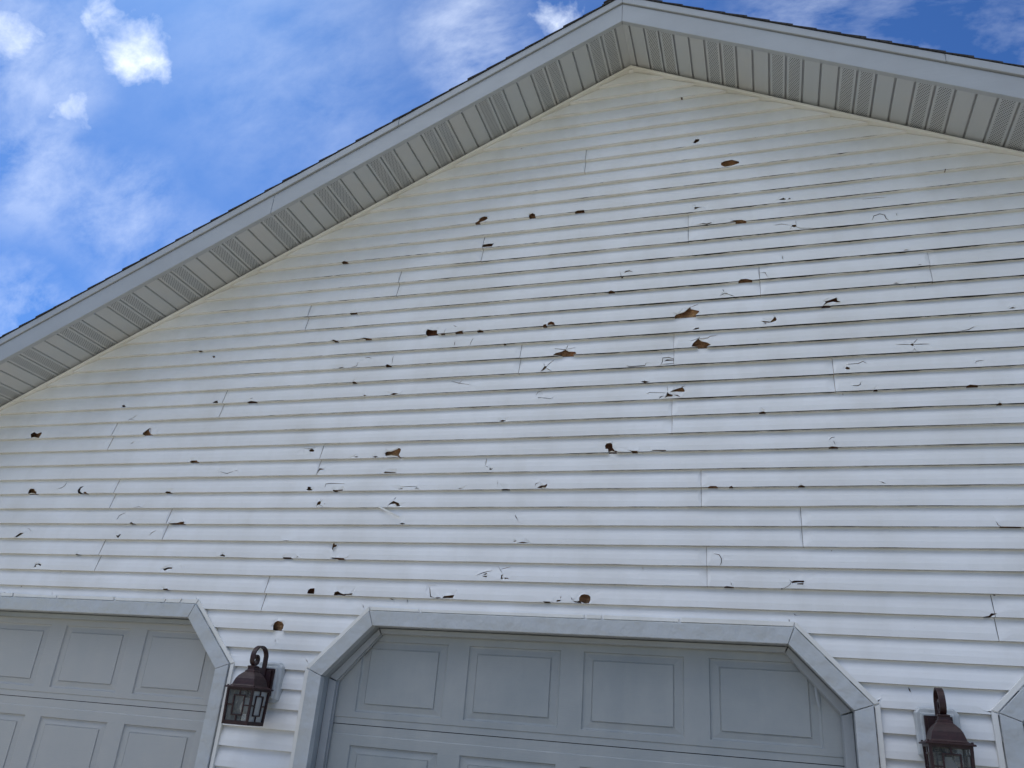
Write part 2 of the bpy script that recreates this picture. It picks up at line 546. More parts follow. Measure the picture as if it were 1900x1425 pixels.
def plain(name, col, rough, var=0.35, sc=20.0, bmp=0.0, metal=0.0, spec=0.4):
    m, nt, b = mat(name)
    f = tex_noise(nt, sc, 6, 0.65)
    d = tuple(c * (1 - var) for c in col)
    l = tuple(min(1, c * (1 + var)) for c in col)
    nt.links.new(ramp(nt, f, [(0.3, d), (0.7, l)]), b.inputs['Base Color'])
    b.inputs['Roughness'].default_value = rough
    b.inputs['Metallic'].default_value = metal
    b.inputs['Specular IOR Level'].default_value = spec
    if bmp:
        bump(nt, b, tex_noise(nt, sc * 2.5, 5, 0.6), bmp)
    return m


M_LIP_DARK = plain('black_lip_band', (0.02, 0.018, 0.017), 0.9, 0.4, 60, spec=0.1)  # near-black band of uneven width along the front of each lip
M_GAP = plain('dark_gap', (0.03, 0.03, 0.032), 0.9, 0.2, 30, spec=0.1)
M_SHINGLE = plain('asphalt_shingle', (0.05, 0.048, 0.05), 0.95, 0.6, 60, 0.003, spec=0.1)
M_BRONZE = plain('rusted_bronze', (0.027, 0.0095, 0.0095), 0.5, 0.45, 55, 0.0006, spec=0.35)
M_BULB = plain('frosted_bulb', (0.75, 0.74, 0.70), 0.3, 0.05, 20)
M_WOODRAW = plain('raw_lumber', (0.35, 0.25, 0.15), 0.8, 0.3, 14, 0.001)

# oriented strand board seen through the holes
M_OSB, nt, b = mat('strand_board')
vo = nd(nt, 'ShaderNodeTexVoronoi')
vo.inputs['Scale'].default_value = 26.0
tc = nd(nt, 'ShaderNodeTexCoord')
mp = nd(nt, 'ShaderNodeMapping')
mp.inputs['Scale'].default_value = (1.0, 1.0, 2.6)
mp.inputs['Rotation'].default_value = (0, 0.5, 0)
nt.links.new(tc.outputs['Object'], mp.inputs[0])
nt.links.new(mp.outputs[0], vo.inputs['Vector'])
big = tex_noise(nt, 4.0, 5, 0.65)
c1 = mixc(nt, ramp(nt, big, [(0.40, (0, 0, 0)), (0.60, (1, 1, 1))]), (0.14, 0.05, 0.026), (0.68, 0.42, 0.22))
c2 = mixc(nt, 0.5, c1, ramp(nt, vo.outputs['Distance'], [(0.1, (0.85,) * 3), (0.6, (0.15,) * 3)]), 'OVERLAY')
nt.links.new(mixc(nt, ramp(nt, tex_noise(nt, 120, 4, 0.7), [(0.35, (0.5,) * 3), (0.6, (0, 0, 0))]), c2, (0.10, 0.05, 0.03)), b.inputs['Base Color'])
b.inputs['Roughness'].default_value = 0.85

# perforated soffit strips: rows of small drilled holes
M_VENT, nt, b = mat('perforated_soffit')
tc = nd(nt, 'ShaderNodeTexCoord')
sep = nd(nt, 'ShaderNodeSeparateXYZ')
nt.links.new(tc.outputs['Object'], sep.inputs[0])


def nmath(nt, op, a, b_=None, c_=None):
    n = nd(nt, 'ShaderNodeMath', operation=op)
    for i, s in enumerate((a, b_, c_)):
        if s is None:
            continue
        if isinstance(s, (int, float)):
            n.inputs[i].default_value = s
        else:
            nt.links.new(s, n.inputs[i])
    return n.outputs[0]


PIT = 0.0105
uu = nmath(nt, 'ADD', sep.outputs['X'], nmath(nt, 'MULTIPLY', sep.outputs['Y'], 0.5))
vv = sep.outputs['Y']
fu = nmath(nt, 'SUBTRACT', nmath(nt, 'FRACT', nmath(nt, 'DIVIDE', uu, PIT)), 0.5)
fv = nmath(nt, 'SUBTRACT', nmath(nt, 'FRACT', nmath(nt, 'DIVIDE', vv, PIT)), 0.5)
dd = nmath(nt, 'SQRT', nmath(nt, 'ADD', nmath(nt, 'MULTIPLY', fu, fu), nmath(nt, 'MULTIPLY', fv, fv)))
hole = nmath(nt, 'LESS_THAN', dd, 0.31)
base = mixc(nt, ramp(nt, tex_noise(nt, 3.0, 6, 0.6), [(0.4, (0, 0, 0)), (0.75, (0.5,) * 3)]), (0.42, 0.445, 0.465), (0.46, 0.45, 0.43))
nt.links.new(mixc(nt, hole, base, (0.02, 0.02, 0.02)), b.inputs['Base Color'])
b.inputs['Roughness'].default_value = 0.6

# lantern glass: thin seeded panes
M_GLASS = bpy.data.materials.new('seeded_glass')
M_GLASS.use_nodes = True
nt = M_GLASS.node_tree
nt.nodes.clear()
tr = nd(nt, 'ShaderNodeBsdfTransparent')
tr.inputs[0].default_value = (0.62, 0.63, 0.62, 1)
gl = nd(nt, 'ShaderNodeBsdfPrincipled')
gl.inputs['Base Color'].default_value = (0.34, 0.35, 0.34, 1)
gl.inputs['Roughness'].default_value = 0.12
bp = nd(nt, 'ShaderNodeBump')
bp.inputs['Distance'].default_value = 0.002
nt.links.new(tex_noise(nt, 55, 4, 0.6, (1, 1, 0.35)), bp.inputs['Height'])
nt.links.new(bp.outputs[0], gl.inputs['Normal'])
fr = nd(nt, 'ShaderNodeFresnel')
fr.inputs['IOR'].default_value = 1.5
nt.links.new(bp.outputs[0], fr.inputs['Normal'])
ad = nd(nt, 'ShaderNodeMath', operation='ADD')
nt.links.new(fr.outputs[0], ad.inputs[0])
nt.links.new(ramp(nt, tex_noise(nt, 40, 5, 0.65, (1, 1, 0.3)), [(0.35, (0.06,) * 3), (0.7, (0.26,) * 3)]), ad.inputs[1])
ad.use_clamp = True
mx = nd(nt, 'ShaderNodeMixShader')
nt.links.new(ad.outputs[0], mx.inputs[0])
nt.links.new(tr.outputs[0], mx.inputs[1])
nt.links.new(gl.outputs[0], mx.inputs[2])
o = nd(nt, 'ShaderNodeOutputMaterial')
nt.links.new(mx.outputs[0], o.inputs['Surface'])

M_CONC, nt, b = mat('driveway_concrete')
nt.links.new(ramp(nt, tex_noise(nt, 0.9, 8, 0.65), [(0.3, (0.145, 0.132, 0.115)), (0.7, (0.20, 0.183, 0.16))]), b.inputs['Base Color'])
b.inputs['Roughness'].default_value = 0.9
bump(nt, b, tex_noise(nt, 60, 6, 0.6), 0.003)
M_LAWN, nt, b = mat('lawn_grass')
nt.links.new(ramp(nt, tex_noise(nt, 1.5, 9, 0.7), [(0.3, (0.06, 0.07, 0.035)), (0.7, (0.11, 0.115, 0.06))]), b.inputs['Base Color'])
b.inputs['Roughness'].default_value = 0.95
bump(nt, b, tex_noise(nt, 30, 8, 0.7), 0.05)


# ------------------------------------------------------------------ mesh helpers
class MB:
    """collects faces (in courses) that become ONE mesh object"""

    def __init__(self):
        self.v, self.f, self.mi = [], [], []

    def face(self, pts, mi=0):
        i = len(self.v)
        self.v += [tuple(p) for p in pts]
        self.f.append(tuple(range(i, i + len(pts))))
        self.mi.append(mi)

    def prism(self, front, back, mi=0, caps=(True, True)):
        """closed solid between two matching loops"""
        n = len(front)
        if caps[0]:
            self.face(front, mi)
        if caps[1]:
            self.face(list(reversed(back)), mi)
        for i in range(n):
            j = (i + 1) % n
            self.face([front[j], front[i], back[i], back[j]], mi)

    def box(self, x0, x1, y0, y1, z0, z1, mi=0):
        a = [(x0, y0, z0), (x1, y0, z0), (x1, y0, z1), (x0, y0, z1)]
        c = [(x, y1, z) for x, _, z in a]
        self.prism(a, c, mi)

    def build(self, name, mats, parent=None, loc=(0, 0, 0), merge=True, bevel=0.0, world=True):
        me = bpy.data.meshes.new(name)
        if world:
            vs = [V(*p) - Vector(loc) for p in self.v]
        else:
            vs = [Vector(p) * S for p in self.v]
        me.from_pydata(vs, [], self.f)
        if not isinstance(mats, (list, tuple)):
            mats = [mats]
        for m in mats:
            me.materials.append(m)
        me.polygons.foreach_set('material_index', self.mi)
        bm = bmesh.new()
        bm.from_mesh(me)
        if merge:
            bmesh.ops.remove_doubles(bm, verts=bm.verts, dist=0.0002)
            bmesh.ops.recalc_face_normals(bm, faces=bm.faces)
        bm.to_mesh(me)
        bm.free()
        me.update()
        ob = bpy.data.objects.new(name, me)
        COL.objects.link(ob)
        if world and any(loc):
            ob.location = loc
        if parent:
            ob.parent = parent
        if bevel:
            md = ob.modifiers.new('bevel', 'BEVEL')
            md.width = bevel
            md.segments = 2
            md.limit_method = 'ANGLE'
            md.angle_limit = math.radians(40)
            md.harden_normals = False
        return ob


def empty(name, loc, label, cat, group=None):
    o = bpy.data.objects.new(name, None)
    COL.objects.link(o)
    o.location = loc
    o.empty_display_size = 0.2
    o['label'] = label
    o['category'] = cat
    if group:
        o['group'] = group
    return o


def structure(o):
    o['kind'] = 'structure'
    return o


# ------------------------------------------------------------------ ground
mb = MB()
mb.face([(-1500, -1500, -GZ - .04), (1500, -1500, -GZ - .04), (1500, 1500, -GZ - .04), (-1500, 1500, -GZ - .04)])
g = structure(mb.build('lawn', M_LAWN))
g['label'] = 'green lawn around the house'
g['category'] = 'lawn'
mb = MB()
for i in range(-2, 2):
    for j in range(6):
        mb.face([(-3 + i * 30, -1 - j * 30, -GZ), (-3 + i * 30 + 29.85, -1 - j * 30, -GZ), (-3 + i * 30 + 29.85, -1 - j * 30 - 29.85, -GZ), (-3 + i * 30, -1 - j * 30 - 29.85, -GZ)])
g = structure(mb.build('driveway', M_CONC))
g['label'] = 'pale concrete driveway in front of the garage doors'
g['category'] = 'driveway'

# ------------------------------------------------------------------ the house
house = empty('house', (0, 0, 0), 'white gabled garage wall with hail-torn siding, three panelled doors and vented eaves', 'house')
XR, ZA, SL, OV = -0.418, 22.13, 0.506, 3.717
HALF = 56.0
DEPTH = 90.0
LIPD = 0.24


def rk(x):
    return ZA - SL * abs(x - XR)


rng = random.Random(7)
DOOR_C = [-35.98, -3.10, 29.56]


def octa(c, half, top, ztop, zch):
    """door surround outline: from the ground up the left side, over the clipped corners, down the right"""
    return [(c - half, -GZ), (c - half, zch), (c - top, ztop), (c + top, ztop), (c + half, zch), (c + half, -GZ)]


OUT = dict(half=13.92, top=10.85, ztop=-13.78, zch=-16.93)
INN = dict(half=13.12, top=10.54, ztop=-14.54, zch=-17.22)


def inside(px, pz, poly):
    r = False
    n = len(poly)
    j = n - 1
    for i in range(n):
        xi, zi = poly[i]
        xj, zj = poly[j]
        if (zi > pz) != (zj > pz) and px < (xj - xi) * (pz - zi) / (zj - zi) + xi:
            r = not r
        j = i
    return r


CUT = [octa(c, 13.5, 10.68, -14.2, -17.1) for c in DOOR_C]


def parse(t):
    res = []
    for ln in t.split(';'):
        k, p = ln.strip().split(':')
        res.append((int(k), [tuple(int(q) / 100.0 for q in s.split(',')) for s in p.split()]))
    return res


holes = {}
for k, p in parse(HOLES):
    holes.setdefault(k, []).append(p)


def widen(line, w):
    """a crack: thin sliver polygon tapering to both ends"""
    n = len(line)
    L, R = [], []
    for i, (x, z) in enumerate(line):
        x0, z0 = line[max(i - 1, 0)]
        x1, z1 = line[min(i + 1, n - 1)]
        dx, dz = x1 - x0, z1 - z0
        l = math.hypot(dx, dz) or 1.0
        ww = w * (0.30 if i in (0, n - 1) else 1.0)
        L.append((x - dz / l * ww, z + dx / l * ww))
        R.append((x + dz / l * ww, z - dx / l * ww))
    if n == 2:
        mx_, mz_ = (line[0][0] + line[1][0]) / 2, (line[0][1] + line[1][1]) / 2
        dx, dz = line[1][0] - line[0][0], line[1][1] - line[0][1]
        l = math.hypot(dx, dz) or 1.0
        L.insert(1, (mx_ - dz / l * w, mz_ + dx / l * w))
        R.insert(1, (mx_ + dz / l * w, mz_ - dx / l * w))
    return L + R[::-1]


CRK = set()
for k, p in parse(CRACKS):
    w_ = widen(p, rng.uniform(0.011, 0.020) if k > -13 else rng.uniform(0.022, 0.032))
    CRK.add((k, w_[0]))
    holes.setdefault(k, []).append(w_)

laps = {}
for pr, x in LAPS:
    laps.setdefault(pr, []).append(x)
for pr in range(-18, 11):                      # courses outside the frame have their seams too
    if pr < -8:
        laps.setdefault(pr, []).extend(rng.uniform(-48, 44) for _ in range(3))


def wavy(x, k):
    """slow in-and-out of the vinyl along a course"""
    return 0.020 * noise.noise(Vector((x * 0.11, k * 3.1, 0.3))) + 0.012 * noise.noise(Vector((x * 0.35, k * 1.7, 5.1)))


def step(x, k):
    n = sum(1 for q in laps.get(k // 2, []) if x > q)
    return 0.03 if n % 2 else 0.0


def seg_grid(a, b, st):
    n = max(1, int(math.ceil((b - a) / st)))
    return [a + (b - a) * i / n for i in range(n + 1)]


# sliver scars and dark flecks scattered over the courses (hail spatter, small nicks on the lips)
nr = random.Random(21)
for k in range(-17, 20):
    span = HALF if k < -5 else (ZA - k) / SL
    for _ in range(nr.randint(0, 1) if k < 6 else 0):
        x = nr.uniform(max(-46, XR - span + 2), min(24, XR + span - 2))
        t = nr.choice([0.0, 0.0, 0.0, nr.uniform(0.1, 0.85), nr.uniform(0.1, 0.85)])
        if t == 0.0:
            w, h = nr.uniform(0.04, 0.26), nr.uniform(0.015, 0.05)
            p = [(x - w, k), (x - w * 0.4, k + h), (x + w * 0.5, k + h * 0.8), (x + w, k)]
        else:
            r = nr.uniform(0.012, 0.035)
            p = [(x + r * math.cos(a) * nr.uniform(0.7, 1.3), k + t + r * math.sin(a) * nr.uniform(0.7, 1.3)) for a in (0, 1.2, 2.5, 3.8, 5.1)]
        holes.setdefault(k, []).append(p)

side_mb = MB()
SKIN = 0.022
for k in range(-36, 23):
    z0, z1 = float(k), float(k + 1)
    if z0 < -GZ + 0.2:
        continue
    xl, xr_ = XR - HALF, XR + HALF
    span = (ZA - z0) / SL
    xl, xr_ = max(xl, XR - span), min(xr_, XR + span)
    if xr_ - xl < 0.2:
        continue
    pts, edges, offs = [], [], {}

    def loop(poly, close=True):
        i0 = len(pts)
        pts.extend(Vector(p) for p in poly)
        n = len(poly)
        for i in range(n if close else n - 1):
            edges.append((i0 + i, i0 + (i + 1) % n))

    xs = seg_grid(xl, xr_, 0.6)
    loop([(x, z0) for x in xs] + [(x, z1) for x in reversed(xs)])
    for t in (0.3, 0.55, 0.75, 0.9):
        for x in xs[1:-1]:
            pts.append(Vector((x, z0 + t)))
    loop([(XR - span - 2, z0 - SL * 2 - 0.05), (XR, ZA - 0.05), (XR + span + 2, z0 - SL * 2 - 0.05)], False)
    doors = [c for c in CUT if z0 < c[2][1]]
    for c in doors:
        loop(c, False)
    hs = holes.get(k, [])
    for q in laps.get(k // 2, []):
        hs = hs + [[(q - 0.009, z0), (q + 0.009, z0), (q + 0.009, z1), (q - 0.009, z1)]]
    for h in hs:
        i0 = len(pts)
        loop(h)
        n = len(h)
        hx, hz_ = sum(p[0] for p in h) / n, sum(p[1] for p in h) / n
        ext = max(max(p[0] for p in h) - min(p[0] for p in h), max(p[1] for p in h) - min(p[1] for p in h))
        if ext > 0.9 and h[0][1] == z0 and h[-1][1] == z1:
            continue                                            # a panel seam, not a scar
        crack = (k, h[0]) in CRK
        if ext < 0.12:
            continue
        amp = min(0.015 + ext * 0.06, 0.05)
        for j in range(n):
            if abs(h[j][1] - z0) < 0.02 or abs(h[j][1] - z1) < 0.04:
                continue
            if crack:
                # one lip of the crack stands out, the other is pushed in
                offs[i0 + j] = -0.018 if j < n / 2 else 0.012
            else:
                offs[i0 + j] = amp * rng.uniform(-0.9, 1.3)
        # the bruised vinyl round the scar
        for j in range(n):
            dx, dz = h[j][0] - hx, h[j][1] - hz_
            l = math.hypot(dx, dz) or 1.0
            r_ = rng.uniform(0.07, 0.16)
            q = (h[j][0] + dx / l * r_, h[j][1] + dz / l * r_)
            if z0 + 0.05 < q[1] < z1 - 0.05 and not any(inside(q[0], q[1], g_) for g_ in hs):
                offs[len(pts)] = amp * rng.uniform(-0.1, 0.35)
                pts.append(Vector(q))
    vs, es, fs, ov, oe, of = delaunay_2d_cdt(pts, edges, [], 0, 1e-5)
    boxes = [(min(p[0] for p in h), max(p[0] for p in h), min(p[1] for p in h), max(p[1] for p in h), h) for h in hs]
    keep = []
    for f in fs:
        cx = sum(vs[i][0] for i in f) / len(f)
        cz = sum(vs[i][1] for i in f) / len(f)
        if cz < z0 or cz > z1 or cz > rk(cx) - 0.045 or cx < xl or cx > xr_:
            continue
        if any(inside(cx, cz, c) for c in doors):
            continue
        if any(a <= cx <= b_ and c_ <= cz <= d_ and inside(cx, cz, h) for a, b_, c_, d_, h in boxes):
            continue
        keep.append(f)

    vo_ = {}
    for i, l in enumerate(ov):
        for o_ in l:
            if o_ in offs:
                vo_[i] = offs[o_]

    def P3(i, back=0.0):
        x, z = vs[i]
        t = min(max(z - z0, 0.0), 1.0)
        y = LIPD * t ** 2.2 + wavy(x, k) * (1.0 - 0.6 * t) + step(x, k)
        y += vo_.get(i, 0.0)
        if t < 0.001:
            z += 0.016 * noise.noise(Vector((x * 0.45, k * 2.3, 9.0)))
        return (x, y + back, z)

    cnt = {}
    for f in keep:
        side_mb.face([P3(i) for i in f], 0)
        n = len(f)
        for i in range(n):
            a, b_ = f[i], f[(i + 1) % n]
            cnt.setdefault((min(a, b_), max(a, b_)), []).append((a, b_))
    # bent flaps of vinyl still hanging on the larger breaks
    for h in hs:
        ex_ = max(p[0] for p in h) - min(p[0] for p in h)
        ez_ = max(p[1] for p in h) - min(p[1] for p in h)
        if ex_ < 0.32 or ez_ < 0.2 or (k, h[0]) in CRK or ez_ > 0.98 or nr.random() < 0.6:
            continue
        cx, cz = sum(p[0] for p in h) / len(h), sum(p[1] for p in h) / len(h)
        j = max(range(len(h)), key=lambda q: (h[q][0] - h[q - 1][0]) ** 2 * 0.4 + (h[q][1] - h[q - 1][1]) ** 2 + nr.uniform(0, 0.01))
        a_, c_ = h[j - 1], h[j]
        tip = (0.8 * (a_[0] + c_[0]) / 2 + 0.2 * cx, 0.82 * (a_[1] + c_[1]) / 2 + 0.18 * cz)
        ya_ = LIPD * max(a_[1] - z0, 0) ** 2.2 + wavy(a_[0], k) + 0.01
        yc_ = LIPD * max(c_[1] - z0, 0) ** 2.2 + wavy(c_[0], k) + 0.01
        yt_ = min(ya_, yc_) - nr.uniform(0.02, 0.10)
        A, B, T_ = (a_[0], ya_, a_[1]), (c_[0], yc_, c_[1]), (tip[0], yt_, tip[1])
        side_mb.prism([A, B, T_], [(q[0], q[1] + 0.014, q[2]) for q in (A, B, T_)], 0)
    for e, l in cnt.items():
        if len(l) == 1:
            a, b_ = l[0]
            if abs(vs[a][1] - z1) < 1e-4 and abs(vs[b_][1] - z1) < 1e-4:
                continue
            if abs(vs[a][1] - z0) < 1e-4 and abs(vs[b_][1] - z0) < 1e-4:
                # the butt under the lip: a near-black front edge, then the pale underside
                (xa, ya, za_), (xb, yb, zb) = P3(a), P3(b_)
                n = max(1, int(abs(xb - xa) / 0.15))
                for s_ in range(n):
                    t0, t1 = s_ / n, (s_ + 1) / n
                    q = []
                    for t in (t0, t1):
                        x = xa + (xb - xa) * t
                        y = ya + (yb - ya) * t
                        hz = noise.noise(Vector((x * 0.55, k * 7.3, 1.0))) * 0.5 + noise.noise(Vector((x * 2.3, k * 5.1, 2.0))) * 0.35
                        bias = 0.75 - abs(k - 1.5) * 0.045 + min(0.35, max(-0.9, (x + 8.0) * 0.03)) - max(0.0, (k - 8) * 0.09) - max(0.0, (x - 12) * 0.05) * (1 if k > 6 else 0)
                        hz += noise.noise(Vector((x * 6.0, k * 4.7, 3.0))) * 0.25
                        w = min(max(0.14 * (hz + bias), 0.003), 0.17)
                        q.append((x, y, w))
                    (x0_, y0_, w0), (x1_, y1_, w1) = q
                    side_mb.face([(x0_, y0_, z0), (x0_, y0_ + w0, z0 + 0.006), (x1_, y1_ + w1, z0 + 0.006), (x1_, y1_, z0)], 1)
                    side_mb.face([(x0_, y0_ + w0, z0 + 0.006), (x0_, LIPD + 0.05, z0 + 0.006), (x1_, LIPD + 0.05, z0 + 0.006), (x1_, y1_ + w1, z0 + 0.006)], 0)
            else:
                pa, pb = P3(a), P3(b_)
                side_mb.face([pb, pa, P3(a, SKIN), P3(b_, SKIN)], 0)
side_ob = side_mb.build('siding', [M_SIDING, M_LIP_DARK], house)

# strand board behind the vinyl
mb = MB()
sh = [(XR - HALF, -GZ)]
for c in DOOR_C:
    sh += octa(c, 13.45, 10.66, -14.25, -17.12)
sh += [(XR + HALF, -GZ), (XR + HALF, rk(XR + HALF) - .1), (XR, ZA - .1), (XR - HALF, rk(XR - HALF) - .1)]
from mathutils.geometry import tessellate_polygon
tri = tessellate_polygon([[Vector((x, z, 0)) for x, z in sh]])
for t in tri:
    mb.face([(sh[i][0], 0.46, sh[i][1]) for i in t])
    mb.face([(sh[i][0], 0.80, sh[i][1]) for i in t])
mb.build('sheathing', M_OSB, house)

# side and rear walls
mb = MB()
zt = rk(XR + HALF) - .2
mb.box(XR - HALF, XR - HALF + .4, 0.85, DEPTH, -GZ, zt)
mb.build('side_wall', M_SIDING, house)
mb = MB()
mb.box(XR + HALF - .4, XR + HALF, 0.85, DEPTH, -GZ, zt)
mb.build('side_wall', M_SIDING, house)
mb = MB()
a = [(XR - HALF + .4, DEPTH - .4, -GZ), (XR + HALF - .4, DEPTH - .4, -GZ), (XR + HALF - .4, DEPTH - .4, zt), (XR, DEPTH - .4, ZA - .2), (XR - HALF + .4, DEPTH - .4, zt)]
mb.prism(a, [(x, DEPTH, z) for x, y, z in a])
mb.build('rear_wall', M_SIDING, house)


def rake_bar(mb, side, x0, x1, y0, y1, o0, o1, mi=0):
    """bar running along the rake; x measured from the ridge"""
    xa, xb = XR + side * x0, XR + side * x1
    f = [(xa, y0, rk(xa) + o0), (xb, y0, rk(xb) + o0), (xb, y0, rk(xb) + o1), (xa, y0, rk(xa) + o1)]
    mb.prism(f, [(x, y1, z) for x, y, z in f], mi)


EAVE = 58.5
for side in (-1, 1):
    # channel where the siding meets the soffit
    mb = MB()
    rake_bar(mb, side, 0.0, HALF, -0.16, 0.30, -0.02, 0.165)
    mb.build('rake_channel', M_CHAN, house, bevel=0.002)
    # fascia board in metal, with a joint, and the drip edge above it
    mb = MB()
    brk = [0.006, 23.0, EAVE] if side < 0 else [0.006, 27.0, EAVE]
    for i, (a, b_) in enumerate(zip(brk[:-1], brk[1:])):
        rake_bar(mb, side, a, b_ - 0.01, -OV - 0.012 * i, -OV + 0.30, 0.33, 1.80)
    fa = mb.build('fascia', M_FASCIA, house, bevel=0.003)
    mb = MB()
    brk = [0.006, 14.6, 32.0, EAVE] if side < 0 else [0.006, 17.5, 36.0, EAVE]
    for i, (a, b_) in enumerate(zip(brk[:-1], brk[1:])):
        rake_bar(mb, side, a, b_ - 0.01, -OV - 0.09 - 0.018 * (i % 2), -OV + 0.2, 1.86, 2.40)
    mb.build('drip_edge', M_FASCIA, fa, bevel=0.003)
    # soffit: grooved strips, two solid, two perforated
    mb = MB()
    pitch = 0.9147 if side > 0 else 0.897
    start = 1.33 if side > 0 else 0.493
    seams = [start - pitch * 2, start - pitch]
    n = 0
    while seams[-1] < EAVE - 1:
        seams.append(start + pitch * n)
        n += 1
    ya, yb = -OV + 0.28, 0.32

    def sof(xa, xb, oa, ob_, mi):
        xa, xb = max(xa, 0.0), max(xb, 0.0)
        if xb - xa < 1e-4:
            return
        A, B = XR + side * xa, XR + side * xb
        mb.face([(A, ya, rk(A) + oa), (B, ya, rk(B) + ob_), (B, yb, rk(B) + ob_), (A, yb, rk(A) + oa)], mi)
    for i in range(len(seams) - 1):
        s0, s1 = seams[i], seams[i + 1]
        v = ((i - 2) % 4) in (0, 1)
        sof(s0 - 0.055, s0 - 0.040, 0.36, 0.52, 0)
        sof(s0 - 0.040, s0 + 0.050, 0.52, 0.52, 0)
        sof(s0 + 0.050, s0 + 0.065, 0.52, 0.36, 0)
        m_ = 0.11 if v else 0.0
        sof(s0 + 0.065, s0 + 0.065 + m_, 0.36, 0.36, 0)
        sof(s0 + 0.065 + m_, s1 - 0.055 - m_, 0.36, 0.36, 1 if v else 0)
        sof(s1 - 0.055 - m_, s1 - 0.055, 0.36, 0.36, 0)
    mb.build('soffit', [M_SOFF, M_VENT], house)
    # roof slope: deck and overlapping shingle courses
    mb = MB()
    rake_bar(mb, side, 0.0, EAVE, -OV - 0.05, DEPTH + 2, 2.41, 2.44)
    ex = 1.25
    n = int(EAVE / ex)
    for i in range(n + 1):
        a, b_ = max(0.0, i * ex - 0.15), min((i + 1) * ex + 0.05, EAVE + 0.2)
        jit = rng.uniform(-0.05, 0.05)
        xa, xb = XR + side * a, XR + side * b_
        y0 = -OV - 0.13 + rng.uniform(-0.03, 0.03)
        f = [(xa, y0, rk(xa) + 2.445), (xb, y0, rk(xb) + 2.455), (xb, y0, rk(xb) + 2.585 + jit * .6), (xa, y0, rk(xa) + 2.485)]
        mb.prism(f, [(x, DEPTH + 2, z) for x, y, z in f])
    ro = mb.build('roof', M_SHINGLE, house, merge=False)
mb = MB()
for i in range(12):
    y0 = -OV - 0.18 + i * 8.0
    mb.prism([(XR - 1.2, y0, rk(XR - 1.2) + 2.62), (XR, y0, ZA + 2.66), (XR + 1.2, y0, rk(XR + 1.2) + 2.62), (XR + 1.2, y0, rk(XR + 1.2) + 2.70), (XR, y0, ZA + 2.76), (XR - 1.2, y0, rk(XR - 1.2) + 2.70)],
             [(XR - 1.2, y0 + 8.2, rk(XR - 1.2) + 2.62), (XR, y0 + 8.2, ZA + 2.66), (XR + 1.2, y0 + 8.2, rk(XR + 1.2) + 2.62), (XR + 1.2, y0 + 8.2, rk(XR + 1.2) + 2.67), (XR, y0 + 8.2, ZA + 2.73), (XR - 1.2, y0 + 8.2, rk(XR - 1.2) + 2.67)])
mb.build('ridge_cap', M_SHINGLE, house, merge=False)

